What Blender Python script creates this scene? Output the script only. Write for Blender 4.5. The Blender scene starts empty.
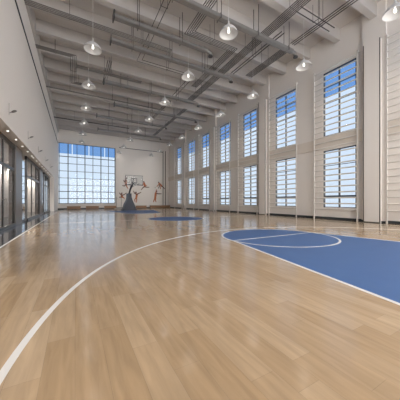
import bpy, bmesh, math, random
from mathutils import Vector, Matrix
random.seed(7)
SKYB = 8.0; PEND = 11
PI = math.pi
S = bpy.context.scene
COL = S.collection

# ------------------------------------------------------------------ materials
def mat(name, color=(.8, .8, .8), rough=.5, metal=0., spec=.5, emit=None, estr=0., bump=0., bscale=30., var=.0):
    m = bpy.data.materials.new(name); m.use_nodes = True
    nt = m.node_tree; b = nt.nodes['Principled BSDF']
    b.inputs['Base Color'].default_value = (*color, 1)
    b.inputs['Roughness'].default_value = rough
    b.inputs['Metallic'].default_value = metal
    b.inputs['Specular IOR Level'].default_value = spec
    if emit:
        b.inputs['Emission Color'].default_value = (*emit, 1)
        b.inputs['Emission Strength'].default_value = estr
    if var or bump:
        tc = nt.nodes.new('ShaderNodeTexCoord'); n = nt.nodes.new('ShaderNodeTexNoise')
        n.inputs['Scale'].default_value = bscale; n.inputs['Detail'].default_value = 4
        nt.links.new(tc.outputs['Object'], n.inputs['Vector'])
        if var:
            r = nt.nodes.new('ShaderNodeMapRange')
            r.inputs['To Min'].default_value = 1 - var; r.inputs['To Max'].default_value = 1 + var
            nt.links.new(n.outputs['Fac'], r.inputs['Value'])
            h = nt.nodes.new('ShaderNodeVectorMath'); h.operation = 'SCALE'
            h.inputs[0].default_value = color
            nt.links.new(r.outputs['Result'], h.inputs['Scale'])
            nt.links.new(h.outputs['Vector'], b.inputs['Base Color'])
        if bump:
            bp = nt.nodes.new('ShaderNodeBump'); bp.inputs['Strength'].default_value = bump
            bp.inputs['Distance'].default_value = .01
            nt.links.new(n.outputs['Fac'], bp.inputs['Height'])
            nt.links.new(bp.outputs['Normal'], b.inputs['Normal'])
    return m

def glass(name, tint, gloss=.06, rough=.02):
    m = bpy.data.materials.new(name); m.use_nodes = True
    nt = m.node_tree; nt.nodes.clear()
    o = nt.nodes.new('ShaderNodeOutputMaterial'); mx = nt.nodes.new('ShaderNodeMixShader')
    t = nt.nodes.new('ShaderNodeBsdfTransparent'); g = nt.nodes.new('ShaderNodeBsdfGlossy')
    t.inputs['Color'].default_value = (*tint, 1); g.inputs['Roughness'].default_value = rough
    mx.inputs[0].default_value = gloss
    nt.links.new(t.outputs[0], mx.inputs[1]); nt.links.new(g.outputs[0], mx.inputs[2])
    nt.links.new(mx.outputs[0], o.inputs['Surface'])
    return m

def wood_floor():
    m = bpy.data.materials.new('maple_planks'); m.use_nodes = True
    nt = m.node_tree; N = nt.nodes; L = nt.links; b = N['Principled BSDF']
    tc = N.new('ShaderNodeTexCoord')
    sep = N.new('ShaderNodeSeparateXYZ'); com = N.new('ShaderNodeCombineXYZ')
    L.new(tc.outputs['Object'], sep.inputs[0])
    L.new(sep.outputs['Y'], com.inputs['X']); L.new(sep.outputs['X'], com.inputs['Y'])
    br = N.new('ShaderNodeTexBrick')
    br.offset = .37; br.offset_frequency = 2; br.squash = 1.3; br.squash_frequency = 3
    br.inputs['Scale'].default_value = 1
    br.inputs['Brick Width'].default_value = 1.12; br.inputs['Row Height'].default_value = .20
    br.inputs['Mortar Size'].default_value = .0012; br.inputs['Mortar Smooth'].default_value = .3
    br.inputs['Bias'].default_value = 0
    br.inputs['Color1'].default_value = (.40, .275, .160, 1)
    br.inputs['Color2'].default_value = (.48, .348, .22, 1)
    br.inputs['Mortar'].default_value = (.30, .22, .14, 1)
    L.new(com.outputs[0], br.inputs['Vector'])
    # long grain along the boards
    mp = N.new('ShaderNodeMapping'); mp.inputs['Scale'].default_value = (9, .9, 1)
    L.new(tc.outputs['Object'], mp.inputs['Vector'])
    n1 = N.new('ShaderNodeTexNoise'); n1.inputs['Scale'].default_value = 2.2
    n1.inputs['Detail'].default_value = 6; n1.inputs['Distortion'].default_value = .5
    L.new(mp.outputs[0], n1.inputs['Vector'])
    r1 = N.new('ShaderNodeMapRange'); r1.inputs['From Min'].default_value = .3; r1.inputs['From Max'].default_value = .7
    r1.inputs['To Min'].default_value = .86; r1.inputs['To Max'].default_value = 1.10
    L.new(n1.outputs['Fac'], r1.inputs['Value'])
    n2 = N.new('ShaderNodeTexNoise'); n2.inputs['Scale'].default_value = .9; n2.inputs['Detail'].default_value = 3
    L.new(tc.outputs['Object'], n2.inputs['Vector'])
    r2 = N.new('ShaderNodeMapRange'); r2.inputs['To Min'].default_value = .93; r2.inputs['To Max'].default_value = 1.06
    L.new(n2.outputs['Fac'], r2.inputs['Value'])
    mu = N.new('ShaderNodeMath'); mu.operation = 'MULTIPLY'
    L.new(r1.outputs[0], mu.inputs[0]); L.new(r2.outputs[0], mu.inputs[1])
    sc = N.new('ShaderNodeVectorMath'); sc.operation = 'SCALE'
    L.new(br.outputs['Color'], sc.inputs[0]); L.new(mu.outputs[0], sc.inputs['Scale'])
    L.new(sc.outputs[0], b.inputs['Base Color'])
    b.inputs['Roughness'].default_value = .15
    b.inputs['Specular IOR Level'].default_value = .42
    bp = N.new('ShaderNodeBump'); bp.inputs['Strength'].default_value = .04; bp.inputs['Distance'].default_value = .01
    L.new(n1.outputs['Fac'], bp.inputs['Height']); L.new(bp.outputs[0], b.inputs['Normal'])
    return m

M = dict(
    floor=wood_floor(),
    wall=mat('warm_white_plaster', (.765, .725, .685), .75, bump=.03, bscale=60),
    ceil=mat('painted_concrete', (.56, .53, .505), .8, bump=.05, bscale=12, var=.03),
    beam=mat('painted_beam', (.48, .455, .435), .8, var=.02, bscale=5),
    band=mat('warm_lit_band', (.68, .62, .55), .7),  # warmth from the light's angle put into the band's colour
    dark=mat('black_reveal', (.03, .03, .035), .5),
    gap=mat('grey_shadow_gap', (.10, .095, .09), .5),
    base=mat('black_baseboard', (.025, .033, .04), .4),
    stone=mat('dark_polished_granite', (.05, .05, .056), .12, var=.15, bscale=90),
    frame=mat('anthracite_frame', (.035, .045, .06), .4, metal=.3),
    bronze=mat('bronze_cladding', (.15, .13, .118), .35, metal=.2),
    bronzed=mat('dark_bronze', (.055, .052, .05), .35, metal=.5),
    mirror=mat('polished_mirror_panel', (.75, .8, .86), .04, metal=1.),
    glass=glass('clear_glass', (.97, .985, 1.), .012),
    blue=glass('blue_tinted_glass', (.50, .66, .86), .02),
    bayglass=glass('smoked_door_glass', (.84, .84, .84), .03, .03),
    corr=mat('taupe_corridor_wall', (.50, .46, .43), .8, var=.04, bscale=3),
    corrfloor=mat('corridor_floor', (.2, .19, .18), .3),
    bluep=mat('blue_court_paint', (.075, .145, .32), .5, spec=.12, var=.04, bscale=3),
    white=mat('white_court_paint', (.72, .70, .67), .5, spec=.1),
    steel=mat('brushed_grey_pipe', (.13, .12, .112), .45, metal=.35),
    pipe=mat('dark_grey_conduit', (.075, .07, .068), .5, metal=.3),
    duct=mat('galvanised_duct', (.25, .24, .23), .45, metal=.4, var=.08, bscale=4),
    shade=mat('frosted_white_shade', (.62, .62, .62), .35),
    cord=mat('white_cord', (.6, .6, .6), .5),
    bulb=mat('lit_bulb', (1, 1, 1), .3, emit=(1, .96, .9), estr=1.9),
    rung=mat('cream_painted_bar', (.66, .63, .59), .6),
    bench=mat('oak_bench_wood', (.30, .17, .09), .4, var=.12, bscale=8),
    pad=mat('slate_grey_vinyl_padding', (.06, .066, .085), .5, var=.05, bscale=5),
    metal=mat('dark_steel_arm', (.06, .06, .075), .4, metal=.5),
    board=glass('clear_acrylic_backboard', (.92, .94, .95), .012, .05),
    boardw=mat('grey_board_edging', (.22, .22, .23), .4),
    rim=mat('orange_rim', (.55, .13, .03), .4),
    net=mat('white_net_cord', (.75, .75, .75), .7),
    orange=mat('orange_decal_vinyl', (.44, .125, .035), .5, var=.12, bscale=9),
    brown=mat('brown_decal_vinyl', (.12, .05, .035), .5),
    lamp=mat('downlight_lens', (1, 1, 1), .3, emit=(1, .97, .92), estr=1.3),
    sconce=mat('grey_sconce_metal', (.22, .21, .2), .4, metal=.5),
    plate=mat('pale_wall_plate', (.45, .43, .4), .5),
)

# ------------------------------------------------------------------ geometry helpers
class MB:
    def __init__(s): s.bm = bmesh.new()
    def box(s, x0, x1, y0, y1, z0, z1, bevel=0):
        r = bmesh.ops.create_cube(s.bm, size=1)
        for v in r['verts']:
            v.co = Vector(((x0 + x1) / 2 + v.co.x * (x1 - x0), (y0 + y1) / 2 + v.co.y * (y1 - y0), (z0 + z1) / 2 + v.co.z * (z1 - z0)))
        if bevel:
            es = {e for v in r['verts'] for e in v.link_edges}
            bmesh.ops.bevel(s.bm, geom=list(es), offset=bevel, segments=2, affect='EDGES')
        return s
    def tube(s, pts, r, n=10, cap=True):
        pts = [Vector(p) for p in pts]; rings = []
        rr = r if isinstance(r, (list, tuple)) else [r] * len(pts)
        up = None
        for i, p in enumerate(pts):
            d = ((pts[min(i + 1, len(pts) - 1)] - p).normalized() + (p - pts[max(i - 1, 0)]).normalized())
            d.normalize()
            if up is None:
                up = Vector((0, 0, 1)) if abs(d.z) < .9 else Vector((1, 0, 0))
            a = d.cross(up).normalized(); b = a.cross(d).normalized(); up = b
            k = 1.
            if 0 < i < len(pts) - 1:
                c = (pts[i + 1] - p).normalized().dot((p - pts[i - 1]).normalized())
                k = 1 / max(.5, math.sqrt((1 + c) / 2)) if c > -.99 else 1
            rings.append([s.bm.verts.new(p + (a * math.cos(t) + b * math.sin(t)) * rr[i]) for t in [2 * PI * j / n for j in range(n)]])
        for A, B in zip(rings, rings[1:]):
            for j in range(n): s.bm.faces.new((A[j], A[(j + 1) % n], B[(j + 1) % n], B[j]))
        if cap:
            s.bm.faces.new(rings[0][::-1]); s.bm.faces.new(rings[-1])
        return s
    def lathe(s, prof, n=32, c=(0, 0, 0)):
        rings = []
        for r, z in prof:
            rings.append([s.bm.verts.new((c[0] + r * math.cos(2 * PI * j / n), c[1] + r * math.sin(2 * PI * j / n), c[2] + z)) for j in range(n)])
        for A, B in zip(rings, rings[1:]):
            for j in range(n): s.bm.faces.new((A[j], A[(j + 1) % n], B[(j + 1) % n], B[j]))
        s.capped = rings
        return s
    def close(s):
        s.bm.faces.new(s.capped[0][::-1]); s.bm.faces.new(s.capped[-1]); return s
    def flat(s, pts, z0, z1):  # vertical prism over an xy outline
        A = [s.bm.verts.new((x, y, z0)) for x, y in pts]; B = [s.bm.verts.new((x, y, z1)) for x, y in pts]
        n = len(pts)
        s.bm.faces.new(A[::-1]); s.bm.faces.new(B)
        for j in range(n): s.bm.faces.new((A[j], A[(j + 1) % n], B[(j + 1) % n], B[j]))
        return s
    def face_on(s, pts, y0, y1):  # prism over an xz outline
        A = [s.bm.verts.new((x, y0, z)) for x, z in pts]; B = [s.bm.verts.new((x, y1, z)) for x, z in pts]
        n = len(pts)
        s.bm.faces.new(A); s.bm.faces.new(B[::-1])
        for j in range(n): s.bm.faces.new((A[(j + 1) % n], A[j], B[j], B[(j + 1) % n]))
        return s
    def strip(s, pts, w, z0, z1, closed=False):  # painted line of width w
        P = [Vector((x, y)) for x, y in pts]; n = len(P); Lf, Rt = [], []
        for i, p in enumerate(P):
            a = P[(i - 1) % n] if (closed or i) else p; b = P[(i + 1) % n] if (closed or i < n - 1) else p
            d1 = (p - a).normalized() if (p - a).length else (b - p).normalized()
            d2 = (b - p).normalized() if (b - p).length else d1
            t = (d1 + d2).normalized(); nn = Vector((-t.y, t.x)) * (w / 2 / max(.4, t.dot(d1)))
            Lf.append(p + nn); Rt.append(p - nn)
        ring = [[s.bm.verts.new((q.x, q.y, z)) for q in lst] for lst, z in ((Lf, z0), (Rt, z0), (Rt, z1), (Lf, z1))]
        m = n if closed else n - 1
        for i in range(m):
            k = (i + 1) % n
            for q in range(4):
                A, B = ring[q], ring[(q + 1) % 4]
                s.bm.faces.new((A[i], A[k], B[k], B[i]))
        if not closed:
            for i in (0, n - 1): s.bm.faces.new([ring[q][i] for q in range(4)])
        return s
    def build(s, name, m, parent=None, smooth=False, kind=None, loc=None):
        bmesh.ops.recalc_face_normals(s.bm, faces=s.bm.faces[:])
        me = bpy.data.meshes.new(name); s.bm.to_mesh(me); s.bm.free()
        if smooth:
            for p in me.polygons: p.use_smooth = True
            try: me.set_sharp_from_angle(angle=math.radians(40))
            except Exception: pass
        me.materials.append(m)
        o = bpy.data.objects.new(name, me); COL.objects.link(o)
        if parent: o.parent = parent
        if kind: o['kind'] = kind
        if loc: o.location = loc
        return o

def tag(o, label, cat, group=None):
    o['label'] = label; o['category'] = cat
    if group: o['group'] = group
    return o
def empty(name, loc, kind=None):
    e = bpy.data.objects.new(name, None); e.location = loc; COL.objects.link(e)
    e.empty_display_size = .2
    if kind: e['kind'] = kind
    return e
def part(name, mesh_ob, parent, loc=(0, 0, 0)):  # another part that shares mesh data
    o = mesh_ob.copy(); COL.objects.link(o); o.parent = parent; o.location = loc; o.name = name
    return o
def copy_tree(o, parent=None):
    kids = list(o.children)
    c = o.copy(); COL.objects.link(c); c.parent = parent
    for k in kids: copy_tree(k, c)
    return c

# ------------------------------------------------------------------ dimensions (metres, camera above the origin)
XL, XR, YF, YN = -2.1, 14.2, 36.8, -4.0
ZB, ZS = 11.0, 11.7
XG = -2.55
CX, CY = 5.876, 13.905

# ------------------------------------------------------------------ floor and court paint
fl = MB().box(-1.62, XR + .4, YN - .4, YF + .4, -.2, 0).build('floor', M['floor'], kind='structure')
MB().box(-4.6, -1.62, YN - .4, YF + .4, -.2, 0).build('stone_border', M['stone'], fl)
def circ(cx, cy, r, a0=0, a1=2 * PI, n=96):
    return [(cx + r * math.cos(a0 + (a1 - a0) * i / n), cy + r * math.sin(a0 + (a1 - a0) * i / n)) for i in range(n + 1)]
LW, Z1, Z2 = .058, .0015, .003
BY = 14.36
for s in (-1, 1):
    base = CY + s * BY; ft = CY + s * 8.558; ha, hb = 1.8, 2.98
    # filled trapezoid plus the half disc
    out = [(CX + hb, base), (CX + ha, ft)] + [(CX + 1.8 * math.cos(t), ft - s * 1.8 * math.sin(t)) for t in [PI * i / 48 for i in range(1, 48)]] + [(CX - ha, ft), (CX - hb, base)]
    MB().flat(out, -.001, Z1).build('painted_key', M['bluep'], fl)
    l = MB()
    l.strip(circ(CX, ft, 1.8)[:-1], LW, 0, Z2, True)
    l.build('free_throw_circle', M['white'], fl)
    l = MB(); l.strip([(CX - hb, base), (CX - ha, ft), (CX + ha, ft), (CX + hb, base)], LW, 0, Z2 + .0002)
    l.build('key_outline', M['white'], fl)
    R3 = 6.374; cy3 = CY + s * 12.841
    arc = [(CX - R3, base)] + [(CX - R3 * math.cos(t), cy3 - s * R3 * math.sin(t)) for t in [PI * i / 120 for i in range(121)]] + [(CX + R3, base)]
    MB().strip(arc, LW, 0, Z2).build('three_point_line', M['white'], fl)
MB().flat(circ(CX, CY, 1.8)[:-1], -.001, Z1).build('painted_circle', M['bluep'], fl)
MB().strip(circ(CX, CY, 1.8)[:-1], LW, 0, Z2, True).build('centre_circle_line', M['white'], fl)
MB().strip([(CX - 7.5, CY), (CX - 1.8, CY)], .05, 0, Z2).strip([(CX + 1.8, CY), (CX + 7.5, CY)], .05, 0, Z2).build('halfway_line', M['white'], fl)
MB().strip([(-1.65, CY - BY), (CX + 7.5, CY - BY), (CX + 7.5, CY + BY), (-1.65, CY + BY)], .05, 0, Z2, True).build('boundary_line', M['white'], fl)

# ------------------------------------------------------------------ walls
wins = [4.05 * 0 + 8.0 + 4.02 * k for k in range(-3, 7)]        # window centres along the right wall
WZ = [(.74, 4.42), (5.33, 9.46)]
HW = 1.0
cols = [6.12 + 8.08 * k for k in range(-1, 4)]
w = MB()
w.box(XR, XR + .13, YN - .4, YF + .4, 0, WZ[0][0])
w.box(XR, XR + .13, YN - .4, YF + .4, WZ[0][1], WZ[1][0])
w.box(XR, XR + .13, YN - .4, YF + .4, WZ[1][1], ZS + .3)
ys = [YN - .4] + [v for c in wins for v in (c - HW, c + HW)] + [YF + .4]
for a, b in zip(ys[::2], ys[1::2]):
    for z0, z1 in WZ: w.box(XR, XR + .13, a, b, z0, z1)
w.build('wall_right', M['wall'], kind='structure')
# far wall with its opening
FX0, FX1, FZ0, FZ1 = -2.02, 5.44, .79, 9.3
w = MB()
w.box(XL - .8, FX0, YF, YF + .4, 0, ZS + .3)
w.box(FX0, FX1, YF, YF + .4, 0, FZ0); w.box(FX0, FX1, YF, YF + .4, FZ1, ZS + .3)
w.box(FX1, XR, YF, YF + .4, 0, ZS + .3)
w.box(FX1 + .02, 5.98, YF - .08, YF, 0, FZ1 + .1)
w.build('wall_far', M['wall'], kind='structure')
# near wall behind the camera, glazed like the far one
NX0, NX1 = -1.4, 13.4
w = MB()
w.box(XL - .8, NX0, YN - .4, YN, 0, ZS + .3); w.box(NX1, XR, YN - .4, YN, 0, ZS + .3)
w.box(NX0, NX1, YN - .4, YN, 0, FZ0); w.box(NX0, NX1, YN - .4, YN, FZ1, ZS + .3)
w.build('wall_near', M['wall'], kind='structure')
# left wall: upper wall over the glazed bays, solid at the far end
BAYZ = 3.85
w = MB()
w.box(XL - .55, XL, YN - .4, YF, BAYZ, ZS + .3)
w.box(XL - .55, XL, 30.4, YF, 0, BAYZ)
w.build('wall_left', M['wall'], kind='structure')
w = MB()
w.box(-4.8, -4.4, YN - .4, YF, -.1, BAYZ + .2)
w.box(-4.4, XL - .55, YN - .4, YN - .1, -.1, BAYZ + .2)
w.build('wall_corridor', M['corr'], kind='structure')
MB().box(-4.8, XL - .55, YN - .4, YF, BAYZ, BAYZ + .2).build('ceiling_corridor', M['ceil'], kind='structure')

# ceiling slab with its cross beams
ce = MB().box(XL - .6, XR + .4, YN - .4, YF + .4, ZS, ZS + .3).build('ceiling', M['ceil'], kind='structure')
bm_ = MB().box(XL, XR, -.16, .16, ZB, ZS).build('beam', M['beam'], ce, loc=(0, YN + 2.1, 0))
y = YN + 4.1
while y < YF:
    part('beam', bm_, ce, (0, y, 0)); y += 2.0
MB().box(XL, XL + .12, YN, YF, ZB - .35, ZS).build('edge_beam', M['beam'], ce)

# dark trim lines, wall band tinted as if warmly lit, baseboards
MB().box(XL, XL + .04, YN, YF, 9.13, 9.2).build('trim_1', M['dark'], kind='structure')
MB().box(5.98, 13.12, YF - .03, YF, 9.42, 9.5).build('trim_2', M['dark'], kind='structure')
MB().box(13.1, 13.18, YF - .05, YF, .12, 9.7).box(13.52, 13.62, YF - .05, YF, .12, 9.7).build('trim_3', M['dark'], kind='structure')
MB().box(XR - .1, XR, YN, YF, 4.55, 5.24).build('trim_4', M['band'], kind='structure')
MB().box(XR - .03, XR, YN, YF, 0, .15).build('baseboard_right', M['base'], kind='structure')
MB().box(XL, XR - .03, YF - .03 - .08, YF - .08, 0, .15).box(XL, XR - .03, YF - .08, YF, 0, .14).build('baseboard_far', M['base'], kind='structure')
MB().box(XL, XR - .03, YN, YN + .03, 0, .15).build('baseboard_near', M['base'], kind='structure')

# column casings
for i, c in enumerate(cols):
    col = empty('trim_%d' % (5 + i), (XR, c, 0), 'structure')
    MB().box(-.16, 0, -.56, .56, 0, ZS, .01).build('pier', M['wall'], col)
    MB().box(-.335, -.16, -.385, .385, 0, 9.67).build('core', M['wall'], col)
    MB().box(-.345, -.335, -.405, .405, 0, 9.68).build('shadow_gap', M['gap'], col)
    MB().box(-.36, -.345, -.35, .35, .06, 9.68, .004).build('casing', M['wall'], col)
    MB().box(-.2, -.16, -.56, .56, .0, .12).build('plinth', M['base'], col)

# ------------------------------------------------------------------ windows
wn = [0]
def wall_window(yc, z0, z1):
    wn[0] += 1
    win = empty('window_%d' % wn[0], (XR + .062, yc, z0), 'structure')
    h = z1 - z0; f = MB(); t = .05
    f.box(-t, t, -HW, -HW + .08, 0, h); f.box(-t, t, HW - .08, HW, 0, h)
    f.box(-t, t, -HW, HW, 0, .06); f.box(-t, t, -HW, HW, h - .06, h)
    f.box(-t, t, -.042, .042, 0, h)
    if z0 < 2:
        hs = [1.47 - z0, 2.45 - z0, 3.43 - z0]
    else:
        hs = [6.45 - z0, 7.5 - z0, 8.5 - z0]
    for k, q in enumerate(hs):
        th = .05 if q in (hs[0] if z0 < 2 else hs[1],) else .015
        f.box(-t * .8, t * .8, -HW, HW, q - th, q + th)
    f.build('frame', M['frame'], win)
    if z0 < 2:
        MB().box(-.008, .008, -HW, HW, 0, h).build('glass', M['glass'], win)
    else:
        MB().box(-.008, .008, -HW, HW, 0, 7.85 - z0).build('glass', M['glass'], win)
        MB().box(-.008, .008, -HW, HW, 7.85 - z0, h).build('blue_glass', M['blue'], win)
    MB().box(-.062, -.04, -HW, HW, -.001, .02).build('sill', M['wall'], win)
for c in wins:
    for z0, z1 in WZ: wall_window(c, z0, z1)

def curtain_wall(name, x0, x1, y, sgn, nx, xs=None):
    win = empty(name, (x0, y, FZ0), 'structure')
    W = x1 - x0; h = FZ1 - FZ0; f = MB(); t = .06
    xs = xs or [W * k / nx for k in range(nx + 1)]
    for k, xx in enumerate(xs):
        r = .055 if k % 2 else .035
        f.box(max(0, xx - r), min(W, xx + r), -t, t, 0, h)
    for z in (1.51, 2.5, 3.41, 4.4, 5.38, 6.44, 7.42):
        r = .045 if z in (2.5, 7.42, 1.51) else .03
        f.box(0, W, -t * .8, t * .8, z - FZ0 - r, z - FZ0 + r)
    f.box(0, W, -t, t, 0, .06); f.box(0, W, -t, t, h - .06, h)
    f.build('frame', M['frame'], win)
    zz = 7.84 - FZ0
    MB().box(0, W, -.008, .008, 0, zz).build('glass', M['glass'], win)
    # blue glass in sheets with a narrow clear gap between them
    b = [0]
    for k in range(1, len(xs) - 1, 2): b.append(xs[k] + .52)
    b.append(W)
    b = [q for q in b if q <= W]
    for p, q in zip(b, b[1:]):
        MB().box(p + (.06 if p else 0), q - (.06 if q < W else 0), -.008, .008, zz, h).build('blue_glass', M['blue'], win)
        if q < W: MB().box(q - .06, q + .06, -.008, .008, zz, h).build('clear_strip', M['glass'], win)
    return win
curtain_wall('window_%d' % (wn[0] + 1), FX0, FX1, YF + .12, 1, 7, [.09, 1.15, 2.26, 3.28, 4.33, 5.42, 6.47, 7.42])
curtain_wall('window_%d' % (wn[0] + 2), NX0, NX1, YN - .15, -1, 14)
MB().box(FX0, FX1, YF - .06, YF + .1, FZ0 - .04, FZ0).build('trim_%d' % (5 + len(cols)), M['wall'], kind='structure')

# ------------------------------------------------------------------ glazed bays on the left
def bay(n, y0, y1, pier, strip):
    """doors from y0 to y1, bronze pier to `pier`, polished strip to `strip`"""
    d = empty('door_%d' % n, (XG, y0, 0), 'structure')
    L = y1 - y0; f = MB()
    f.box(-.05, .04, 0, .1, 0, BAYZ); f.box(-.05, .04, L - .1, L, 0, BAYZ)
    f.box(-.03, .03, 0, L, BAYZ - .2, BAYZ); f.box(-.06, .08, 0, L, 0, .12)
    f.box(-.03, .03, 0, L, 2.6, 2.72)
    f.build('frame', M['bronzed'], d)
    k = 3
    for j in range(1, k):
        MB().box(-.03, .03, L * j / k - .045, L * j / k + .045, .12, BAYZ - .2).build('mullion', M['bronzed'], d)
    for j in range(k):
        a, b = L * j / k + .05, L * (j + 1) / k - .05
        if j == 0: a = .1
        if j == k - 1: b = L - .1
        MB().box(-.006, .006, a, b, .12, 2.6).build('door_glass', M['bayglass'], d)
        MB().box(-.006, .006, a, b, 2.72, BAYZ - .2).build('transom_glass', M['bayglass'], d)
    for j in (1, 2):
        yy = L * j / k
        for s in (-1, 1):
            MB().tube([(.05, yy + s * .11, 1.25), (.09, yy + s * .11, 1.25), (.09, yy + s * .11, .85), (.05, yy + s * .11, .85)], .012, 6).build('door_handle', M['steel'], d)
    if pier > y1:
        MB().box(-.2, .07, L, pier - y0, 0, BAYZ).build('cladding_pier', M['bronze'], d)
    if strip > pier:
        MB().box(-.1, -.02, pier - y0, strip - y0, .12, BAYZ).build('mirror_panel', M['mirror'], d)
        MB().box(-.1, .02, pier - y0, strip - y0, 0, .12).build('kick_plate', M['bronzed'], d)
    # downlights in the soffit
    yy = .35
    i = 0
    while yy < (strip - y0):
        MB().lathe([(.0, .01), (.024, .01), (.034, .0), (.034, .03), (.0, .03)], 12, (.30, yy, BAYZ - .03)).build('soffit_light', M['lamp'], d)
        yy += 1.37; i += 1
bay(1, -3.9, -3.2, -2.2, -1.0)
bay(2, -1.0, 4.7, 6.3, 8.0)
bay(3, 8.0, 13.7, 15.2, 16.8)
bay(4, 16.8, 22.3, 23.9, 25.5)
bay(5, 25.5, 30.4, 30.4, 30.4)
MB().box(-4.4, -3.4, 29.6, 29.7, 0, BAYZ).build('wall_end', M['corr'], kind='structure')
# corridor lights behind the glass
for i in range(15):
    yy = -2 + i * 2.2
    g = empty('ceiling_downlight', (-4.05, yy, BAYZ))
    tag(g, 'small lit recessed downlight in the corridor ceiling behind the glazed doors', 'light', 'corridor downlights')
    MB().lathe([(.0, -.012), (.05, -.012), (.07, 0), (.07, .0)], 14).build('lens', M['lamp'], g)
    ld = bpy.data.lights.new('corridor_spot', 'SPOT'); ld.energy = 420; ld.spot_size = math.radians(140); ld.spot_blend = .6
    ld.color = (1, .95, .88); ld.shadow_soft_size = .06
    lo = bpy.data.objects.new('spot', ld); COL.objects.link(lo); lo.parent = g; lo.location = (0, 0, -.06)
    lo.rotation_euler = (0, math.radians(14), 0)

# small wall sconces over the bays
sc = empty('wall_sconce', (XL, 10.5, 4.42))
MB().box(0, .015, -.02, .02, -.12, .30).build('bracket', M['plate'], sc)
MB().tube([(.015, 0, -.06), (.06, 0, -.03), (.1, .0, .0)], .012, 6).build('arm', M['sconce'], sc)
o = MB().lathe([(.0, .03), (.06, .027), (.085, .01), (.09, -.01), (.0, -.015)], 18).build('head', M['sconce'], sc, True)
o.location = (.15, 0, .02); o.rotation_euler = (0, math.radians(-30), 0)
SY = [10.5, 14.3, 17.95, 21.75, 25.8]
words = ['nearest of the small grey sconces on the left wall, above the first glazed bay',
         'second small grey sconce on the left wall from the camera, above the bronze pier',
         'third small grey sconce on the left wall, over the second glazed bay start',
         'fourth small grey sconce on the left wall, over the second glazed bay end',
         'farthest of the small grey sconces on the left wall, nearest the blue window']
for k, yy in enumerate(SY):
    s_ = sc if k == 0 else copy_tree(sc)
    s_.location = (XL, yy, 4.42)
    tag(s_, words[k], 'wall light', 'sconces along the left wall')

# ------------------------------------------------------------------ stall bars on the right wall
wb = empty('wall_bars', (0, 0, 0))
HB = 9.72; half = 1.32
for s in (-1, 1):
    MB().box(-.035, .035, s * half - .035, s * half + .035, 0, HB, .008).build('post', M['rung'], wb)
    for z in (2.2, 4.9, 7.3, HB - .04):
        MB().box(.03, .17 if z != 4.9 else .07, s * half - .025, s * half + .025, z - .03, z + .03).build('wall_bracket', M['rung'], wb)
rg = MB().tube([(0, -half + .03, 0), (0, half - .03, 0)], .04, 8).build('rung', M['rung'], wb, True, loc=(0, 0, .66))
nr = 25
for k in range(1, nr + 1):
    part('rung', rg, wb, (0, 0, .66 + (HB - .86) * k / nr))
bar_y = [8.2 + 4.03 * k for k in range(-1, 7)]
bl = ['cream floor-to-ceiling wall bars right of the nearest column, cut by the right picture edge',
      'cream wall bars over the large window just left of the nearest column',
      'cream wall bars over the second window, right of the second column',
      'cream wall bars directly left of the second column',
      'cream wall bars over the fourth window, right of the third column',
      'cream wall bars directly left of the third column',
      'cream wall bars over the narrow-looking window right of the farthest column',
      'farthest cream wall bars, left of the farthest column near the corner']
for k, yy in enumerate(bar_y):
    t = wb if k == 0 else copy_tree(wb)
    t.location = (XR - .205, yy, 0)
    tag(t, bl[k], 'wall bars', 'climbing wall bars in front of the right-hand windows')

# ------------------------------------------------------------------ pendant lamps
ZL = 8.45
pl = empty('pendant_lamp', (0, 0, ZL))
prof = [(.40, 0), (.39, .04), (.355, .11), (.285, .20), (.18, .29), (.10, .345), (.06, .38), (.05, .44), (0.012, .46)]
inner = [(max(.008, r - .012), z - .008 if i else z) for i, (r, z) in enumerate(prof)]
MB().lathe(prof + inner[::-1], 36).build('lamp_shade', M['shade'], pl, True)
MB().tube([(0, 0, .45), (0, 0, .54)], .03, 10).build('socket', M['cord'], pl)
MB().tube([(0, 0, .53), (0, 0, ZS - ZL - .03)], .009, 6).build('cord', M['cord'], pl)
MB().tube([(0, 0, ZS - ZL - .05), (0, 0, ZS - ZL)], .06, 12).build('ceiling_rose', M['cord'], pl)
MB().lathe([(.004, .035), (.035, .042), (.052, .075), (.052, .11), (.035, .16), (.025, .2), (.025, .36), (.004, .37)], 16).build('bulb', M['bulb'], pl, True)
LD = bpy.data.lights.new('pendant_light', 'SPOT'); LD.spot_size = math.radians(168); LD.spot_blend = .35; LD.energy = PEND; LD.color = (1, .965, .92); LD.shadow_soft_size = .06
lo = bpy.data.objects.new('light', LD); COL.objects.link(lo); lo.parent = pl; lo.location = (0, 0, -.02)
first = True
rows = [(.75, 'left', range(12, 33, 4)), (5.85, 'middle', range(8, 37, 4)), (10.87, 'right', range(4, 37, 4))]
ordw = ['nearest', 'second', 'third', 'fourth', 'fifth', 'sixth', 'seventh', 'eighth', 'ninth', 'tenth']
vis = {'left': 12, 'middle': 8, 'right': 4}
for x, rn, yr in rows:
    i = 0
    lst = list(yr)
    for yy in [-3.2, 0] * 0 + lst:
        t = pl if first else copy_tree(pl); first = False
        t.location = (x, yy, ZL)
        if yy >= vis[rn]:
            n = (max(lst) - vis[rn]) // 4
            lab = ('farthest' if i == n else ordw[i]) + (' white conical pendant lamp in the %s ceiling row' % rn)
            if i not in (0, n): lab += ', counted from the camera'
            i += 1
        else:
            lab = 'white conical pendant lamp of the %s row, outside the picture beside the camera' % rn
        tag(t, lab, 'pendant lamp', 'white pendant lamps in three rows')

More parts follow.
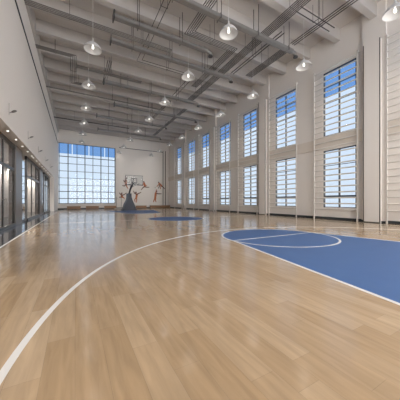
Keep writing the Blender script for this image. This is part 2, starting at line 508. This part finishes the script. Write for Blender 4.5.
# ------------------------------------------------------------------ ceiling services
ZT = 10.4
def tray(pts, n, pitch, lab, r=.02, name='cable_tray', cat='cable tray', m='pipe', hang=3.0, z=ZT, rungs=False):
    """parallel conduits following a polyline of x, y points; mitred turns"""
    kz = (z - 1.17) / 9.23
    pts = [(x * kz if x > -2 else x, y * kz) for x, y in pts]
    o0 = Vector((pts[0][0], pts[0][1], z))
    e = empty(name, o0)
    P = [Vector((x, y)) for x, y in pts]
    for k in range(n):
        off = (k - (n - 1) / 2) * pitch; Q = []
        for i, p in enumerate(P):
            d1 = (p - P[i - 1]).normalized() if i else (P[1] - p).normalized()
            d2 = (P[i + 1] - p).normalized() if i < len(P) - 1 else d1
            n1 = Vector((-d1.y, d1.x)); n2 = Vector((-d2.y, d2.x)); b = (n1 + n2)
            b = b / max(.3, b.length_squared) * 2 * off
            Q.append(p + b)
        MB().tube([(q.x - o0.x, q.y - o0.y, 0) for q in Q], r, 6).build('conduit', M[m], e, True)
    wd = (n - 1) * pitch / 2 + .04
    for a, b in zip(P, P[1:]):
        L = (b - a).length; c = max(1, int(L / hang)); d = (b - a).normalized(); nn = Vector((-d.y, d.x))
        for j in range(c):
            q = a + (b - a) * ((j + .5) / c)
            # keep rods out of the beams
            A = q + nn * wd - P[0]; B = q - nn * wd - P[0]
            MB().tube([(A.x, A.y, -.03), (B.x, B.y, -.03)], .014, 6).build('cross_bar', M[m], e)
            for w_ in (A, B):
                top = (ZB if abs(((w_.y + P[0].y) - (YN + .1)) % 2 - 0) < .16 or ((w_.y + P[0].y) - (YN + .1)) % 2 > 1.84 else ZS) - z
                MB().tube([(w_.x, w_.y, -.04), (w_.x, w_.y, top)], .011, 6).build('hanger', M[m], e)
    return tag(e, lab, cat, 'ceiling conduits')
tray([(-2.05, 13.05), (5.2, 13.05)], 4, .105, 'four-pipe dark conduit run starting at the upper left wall edge, nearest the camera', r=.027, m='steel')
tray([(-2.05, 16.5), (-.1, 16.5), (-.1, 20.15), (.6, 20.15)], 4, .105, 'four-pipe conduit run that steps in a Z above the left lamp row', r=.027, m='steel')
tray([(.1, 17.6), (4.5, 17.6)], 4, .105, 'short straight conduit run beside the Z-shaped step at left', r=.027, m='steel')
tray([(-2.05, 21.9), (8.0, 21.9)], 2, .14, 'thin twin conduit line crossing the left ceiling beyond the Z-shaped run')
tray([(3.7, 5.5), (3.7, 14.9), (7.6, 14.9), (7.6, 18.5)], 2, .28, 'twin conduit making a rectangular turn near the top centre', r=.02, z=10.52)
tray([(5.5, 5.5), (5.5, 11.1), (8.4, 11.1), (8.4, 16.2)], 5, .105, 'five-pipe conduit making a rectangular turn left of the large central pendant lamp', r=.027, m='steel', z=10.52)
tray([(9.2, 2.5), (9.2, 18.5)], 6, .105, 'long six-pipe conduit run receding at right of the large central pendant lamp', r=.027, m='steel', z=10.64)
tray([(9.95, 8.6), (9.95, 13.2)], 2, .2, 'straight twin conduit beside the long six-pipe run', r=.03)
tray([(11.25, 9.6), (11.25, 12.9)], 6, .105, 'short wide six-pipe conduit run nearest the right wall windows', r=.027, m='steel')
tray([(11.2, 2.), (11.2, 9.0)], 3, .15, 'three-pipe conduit running from the upper right edge toward the windows', r=.024)
tray([(9.4, 7.2), (12.1, 7.2)], 2, .3, 'short twin conduit crossing over the runs at upper right', r=.026, z=10.76)
tray([(7.6, 19.5), (7.6, 27.0), (3.0, 27.0)], 3, .12, 'distant three-pipe conduit bending left over the far court', z=10.52)
tray([(9.7, 20.5), (9.7, 31.0)], 4, .105, 'distant four-pipe conduit receding over the far right court', r=.027, m='steel', z=10.64)
tray([(2.0, 15.9), (2.0, 19.0), (5.5, 19.0)], 3, .12, 'three-pipe conduit bend between the left and middle lamp rows', z=10.52)
tray([(-2.05, 29.5), (6, 29.5)], 3, .12, 'distant conduit crossing the ceiling near the blue window')

def duct(y, x0, x1, lab, r=.11, z=10.2):
    e = empty('air_duct', (x0, y, z))
    L = x1 - x0
    MB().box(0, L - .12, -.15, .15, -.09, .09, .02).build('body', M['duct'], e)
    MB().box(-.03, .03, -.24, .24, -.17, .17).build('end_flange', M['pipe'], e)
    MB().tube([(L - .16, 0, 0), (L, 0, 0), (L + .12, 0, -.03), (L + .19, 0, -.12), (L + .2, 0, -.24)], r, 16).build('elbow', M['duct'], e, True)
    MB().tube([(L + .2, 0, -.2), (L + .2, 0, -.26)], r + .03, 16).build('collar', M['pipe'], e, True)
    k = 1.2
    while k < L - .5:
        MB().box(k - .02, k + .02, -.19, .19, -.12, .12).build('joint', M['duct'], e)
        for s in (-1, 1):
            yy = y + s * .19; ph = (yy - (YN + .1)) % 2
            top = (ZB if ph < .17 or ph > 1.83 else ZS) - z
            MB().tube([(k, s * .19, -.15), (k, s * .19, top)], .016, 6).build('hanger', M['pipe'], e)
        k += 2.4
    return tag(e, lab, 'duct', 'grey air ducts across the ceiling')
duct(9.25, 2.6, 11.6, 'grey air duct crossing behind the large central pendant, ending at upper right')
duct(11.7, 1.65, 7.0, 'grey air duct with open square end at top left of centre')
duct(13.5, 1.75, 9.9, 'grey air duct ending in an elbow right of the middle pendant')
duct(18.4, 1.9, 9.8, 'grey air duct mid-ceiling, third elbow counted from the camera side')
duct(22.3, 3.2, 11.6, 'grey air duct over the centre circle ending beside the right lamp row')
duct(26.1, 2.0, 9.5, 'grey air duct over the far half of the court')
duct(31.0, 2.5, 10.5, 'farthest grey air duct, near the blank far wall')

# ------------------------------------------------------------------ benches
bn = empty('bench', (0, 0, 0))
MB().box(-.85, .85, -.22, .22, .36, .43, .01).build('seat', M['bench'], bn)
MB().box(-.83, .83, -.20, -.17, .05, .36).build('front_panel', M['bench'], bn)
for s in (-1, 1):
    MB().box(s * .78 - .04, s * .78 + .04, -.17, .2, 0, .36).build('leg', M['bench'], bn)
MB().box(-.8, .8, .16, .19, .2, .3).build('stretcher', M['bench'], bn)
bl = [(-.15, 'wooden bench under the left end of the far window'), (2.2, 'wooden bench under the middle of the far window'),
      (4.65, 'wooden bench under the right end of the far window'), (9.3, 'wooden bench just right of the basketball hoop base'),
      (11.6, 'wooden bench against the blank wall below the reaching player decal'), (13.35, 'wooden bench in the far right corner')]
for k, (x, lab) in enumerate(bl):
    b = bn if k == 0 else copy_tree(bn)
    b.location = (x, YF - .42, 0)
    tag(b, lab, 'bench', 'low wooden benches along the far wall')
bn_last = b

# ------------------------------------------------------------------ basketball stand
hp = empty('basketball_hoop', (5.92, 28.75, 0))
MB().box(-.82, .86, -.25, 1.3, 0, .16, .04).build('base_plate', M['pad'], hp)
prof = [(-.66, .16), (.66, .16), (.65, .45), (.55, .8), (.38, 1.12), (.26, 1.35), (.22, 1.6), (.21, 2.1), (-.21, 2.1), (-.22, 1.6), (-.26, 1.35), (-.38, 1.12), (-.55, .8), (-.65, .45)]
bb = MB().face_on(prof, -.2, .95)
bmesh.ops.bevel(bb.bm, geom=[e for e in bb.bm.edges if abs(e.verts[0].co.y - e.verts[1].co.y) < .01 and e.verts[0].co.y < 0], offset=.04, segments=2, affect='EDGES')
bb.build('padded_upright', M['pad'], hp)
MB().tube([(0, .3, 2.05), (.02, -.3, 2.6), (.16, -1.5, 3.3)], [.11, .10, .08], 10).build('main_arm', M['metal'], hp)
MB().tube([(.0, .6, 2.05), (.04, -.1, 2.75), (.18, -1.5, 3.75)], .045, 8).build('upper_arm', M['metal'], hp)
bx, by, bz0, bz1 = .2, -1.62, 3.08, 4.2
W2 = 1.0
MB().box(bx - W2, bx + W2, by - .015, by + .015, bz0, bz1).build('backboard', M['board'], hp)
f = MB()
f.box(bx - W2, bx + W2, by - .03, by + .02, bz1 - .04, bz1); f.box(bx - W2, bx - W2 + .04, by - .03, by + .02, bz0, bz1); f.box(bx + W2 - .04, bx + W2, by - .03, by + .02, bz0, bz1)
f.build('board_edging', M['boardw'], hp)
MB().box(bx - W2 - .04, bx + W2 + .04, by - .05, by + .04, bz0 - .06, bz0 + .03, .01).build('edge_padding', M['metal'], hp)
f = MB(); q = .33
f.box(bx - q, bx + q, by - .022, by - .016, 3.78, 3.84); f.box(bx - q, bx + q, by - .022, by - .016, 3.3, 3.36)
f.box(bx - q, bx - q + .06, by - .022, by - .016, 3.3, 3.84); f.box(bx + q - .06, bx + q, by - .022, by - .016, 3.3, 3.84)
f.build('target_square', M['metal'], hp)
rc = (bx, by - .42, 3.16)
MB().tube([(rc[0] + .24 * math.cos(t), rc[1] + .24 * math.sin(t), rc[2]) for t in [2 * PI * i / 28 for i in range(29)]], .014, 8, False).build('rim', M['metal'], hp, True)
MB().box(bx - .08, bx + .08, by - .2, by - .02, 3.1, 3.22).build('rim_bracket', M['metal'], hp)
f = MB()
for i in range(12):
    for s in (-1, 1):
        f.tube([(rc[0] + (.24 - .1 * u) * math.cos(2 * PI * (i + s * u * 1.5) / 12), rc[1] + (.24 - .1 * u) * math.sin(2 * PI * (i + s * u * 1.5) / 12), rc[2] - .4 * u) for u in (0, .33, .66, 1)], .006, 4)
f.build('net', M['net'], hp)
for s in (-1, 1):
    MB().tube([(bx + s * .6, by + .03, 3.25), (.05, -.6, 2.8)], .022, 6).build('brace', M['metal'], hp)
tag(hp, 'portable basketball hoop with slate padded base and clear backboard on the far key', 'basketball hoop')

# thin grey stand left of the hoop
st = empty('equipment_stand', (5.15, 33.9, 0))
f = MB(); f.box(-.25, .75, -.2, .2, 0, .12, .01); f.build('base', M['plate'], st)
for x, z in ((0, 1.75), (.92 * .72, 1.6)):
    MB().tube([(x, 0, .1), (x, 0, z)], .03, 8).build('upright', M['sconce'], st)
MB().tube([(.66 * t, -.2 * math.sin(PI * t), 1.6 - .28 * math.sin(PI * t)) for t in [i / 10 for i in range(11)]], .018, 6).build('curved_bar', M['plate'], st, True)
MB().tube([(0, 0, 1.55), (.66, 0, 1.55)], .018, 6).build('top_bar', M['plate'], st)
tag(st, 'thin grey metal stand on the floor left of the basketball hoop', 'stand')

# ------------------------------------------------------------------ player decals on the blank far wall
def decal(x, z, s, limbs, head, lab, torso, mirror=1):
    s *= 1.15
    e = empty('wall_decal', (x, YF, z))
    def limb(mb, pts, r0, r1, d):
        n = len(pts)
        for i in range(n - 1):
            a = Vector(pts[i]) * s; b = Vector(pts[i + 1]) * s
            a.x *= mirror; b.x *= mirror
            ra = (r0 + (r1 - r0) * i / (n - 1)) * s; rb = (r0 + (r1 - r0) * (i + 1) / (n - 1)) * s
            t = (b - a).normalized(); ang = math.atan2(t.y, t.x)
            P = [(a.x + ra * math.cos(ang + PI / 2 + PI * k / 8), a.y + ra * math.sin(ang + PI / 2 + PI * k / 8)) for k in range(9)]
            P += [(b.x + rb * math.cos(ang - PI / 2 + PI * k / 8), b.y + rb * math.sin(ang - PI / 2 + PI * k / 8)) for k in range(9)]
            mb.face_on(P, -d, -.001)
    o = MB(); b = MB()
    limb(o, torso, .16, .13, .008)
    for k, (pts, dark) in enumerate(limbs):
        limb(b if dark else o, pts, .085, .05, .010 + .001 * k)
    hd = MB(); limb(hd, [head, (head[0] + .01, head[1] + .04)], .1, .1, .015); hd.build('head', M['brown'], e)
    o.build('orange_figure', M['orange'], e); b.build('dark_figure', M['brown'], e)
    return tag(e, lab, 'wall decal', 'basketball player decals on the far wall')
# (limbs listed as shoulder-elbow-hand / hip-knee-foot, dark or orange)
decal(7.0, 4.05, .95, [([(0, .3), (.05, .65), (-.05, .95)], 1), ([(0, .25), (-.2, .1), (-.3, .3)], 1), ([(0, -.3), (-.22, -.5), (-.45, -.42)], 1), ([(.05, -.3), (.15, -.6), (.3, -.85)], 0)],
      (.0, .52), 'orange and brown jumping player decal seen at the backboard left edge', [(0, .3), (0, -.3)])
decal(9.95, 3.75, .9, [([(0, .3), (-.28, .1), (-.35, -.1)], 0), ([(0, .2), (.2, 0), (.35, -.1)], 0), ([(.1, -.25), (.4, -.32), (.75, -.3)], 1), ([(-.05, -.25), (-.3, -.45), (-.5, -.75)], 1)],
      (-.12, .5), 'orange jumping player decal at the right edge of the backboard', [(-.05, .3), (.08, -.25)])
decal(6.4, 1.9, .9, [([(0, .15), (-.25, .35), (-.35, .5)], 1), ([(.1, .15), (.4, .3), (.65, .5)], 1), ([(-.05, -.1), (-.3, -.15), (-.42, -.1)], 1), ([(.1, -.1), (.3, -.25), (.35, -.4)], 0)],
      (-.02, .42), 'orange player decal with both arms raised, right of the far window', [(0, .15), (.02, -.12)])
decal(8.65, 1.95, .98, [([(0, .25), (-.3, .45), (-.4, .7)], 1), ([(.1, .25), (.35, .4), (.65, .55)], 1), ([(-.05, -.25), (-.25, -.5), (-.2, -.8)], 0), ([(0, -.25), (.05, -.6), (-.05, -.9)], 0)],
      (-.08, .5), 'orange leaping player decal just right of the padded hoop upright', [(.05, .25), (-.02, -.25)])
decal(12.6, 3.75, .95, [([(-.1, .3), (-.3, .05), (-.5, -.15)], 0), ([(.0, .2), (-.1, -.1), (-.25, -.4)], 1), ([(.25, -.05), (.5, -.2), (.75, -.45)], 1), ([(.2, -.05), (.05, -.25), (.1, -.5)], 0)],
      (-.22, .48), 'orange diving player decal, upper one toward the right corner', [(-.1, .3), (.25, 0)])
decal(11.85, 2.0, 1.08, [([(.05, .35), (.4, .3), (.8, .3)], 1), ([(0, .35), (.05, .6), (.1, .85)], 0), ([(-.1, -.3), (-.25, -.6), (-.3, -.8)], 0), ([(0, -.3), (-.05, -.6), (.05, -.8)], 0)],
      (.12, .6), 'orange player decal with one arm stretched right, above a bench', [(.02, .35), (-.08, -.3)])
bd = MB()
bd.face_on([(.1 * math.cos(2 * PI * k / 16), .1 * math.sin(2 * PI * k / 16)) for k in range(16)], -.008, -.001)
o = bd.build('ball_decal', M['plate'], loc=(11.75, YF, 3.4)); tag(o, 'small grey ball decal beside the upper diving player decal', 'wall decal')

# ------------------------------------------------------------------ world, camera, render look
wd = bpy.data.worlds.new('sky'); S.world = wd; wd.use_nodes = True
nt = wd.node_tree; bg = nt.nodes['Background']
tc = nt.nodes.new('ShaderNodeTexCoord'); sp = nt.nodes.new('ShaderNodeSeparateXYZ'); rp = nt.nodes.new('ShaderNodeValToRGB')
nt.links.new(tc.outputs['Generated'], sp.inputs[0]); nt.links.new(sp.outputs['Z'], rp.inputs[0])
rp.color_ramp.elements[0].position = 0; rp.color_ramp.elements[0].color = (.74, .85, .97, 1)
rp.color_ramp.elements[1].position = .6; rp.color_ramp.elements[1].color = (.66, .80, 1, 1)
# extra sky brightness and warmth added behind the camera to light the room
mr = nt.nodes.new('ShaderNodeMapRange'); mr.inputs['From Min'].default_value = .1; mr.inputs['From Max'].default_value = -.5
mr.inputs['To Min'].default_value = 1; mr.inputs['To Max'].default_value = SKYB
nt.links.new(sp.outputs['Y'], mr.inputs['Value'])
vm = nt.nodes.new('ShaderNodeVectorMath'); vm.operation = 'SCALE'
mc = nt.nodes.new('ShaderNodeMix'); mc.data_type = 'RGBA'
m2 = nt.nodes.new('ShaderNodeMapRange'); m2.inputs['From Min'].default_value = .1; m2.inputs['From Max'].default_value = -.3
nt.links.new(sp.outputs['Y'], m2.inputs['Value']); nt.links.new(m2.outputs[0], mc.inputs[0])
nt.links.new(rp.outputs[0], mc.inputs[6]); mc.inputs[7].default_value = (1.0, .925, .85, 1)
nt.links.new(mc.outputs[2], vm.inputs[0]); nt.links.new(mr.outputs[0], vm.inputs['Scale'])
nt.links.new(vm.outputs[0], bg.inputs['Color'])
bg.inputs['Strength'].default_value = .97

cam = bpy.data.cameras.new('camera'); co = bpy.data.objects.new('camera', cam); COL.objects.link(co)
co.location = (0, 0, 1.1737); co.rotation_euler = (PI / 2, 0, -.505433)
cam.sensor_width = 36; cam.lens = 225.704 / 400 * 36; cam.shift_y = .9 / 400; cam.clip_start = .05; cam.clip_end = 300
S.camera = co
vs = S.view_settings
vs.view_transform = 'Standard'; vs.look = 'None'; vs.exposure = .06; vs.gamma = 1; vs.use_curve_mapping = False
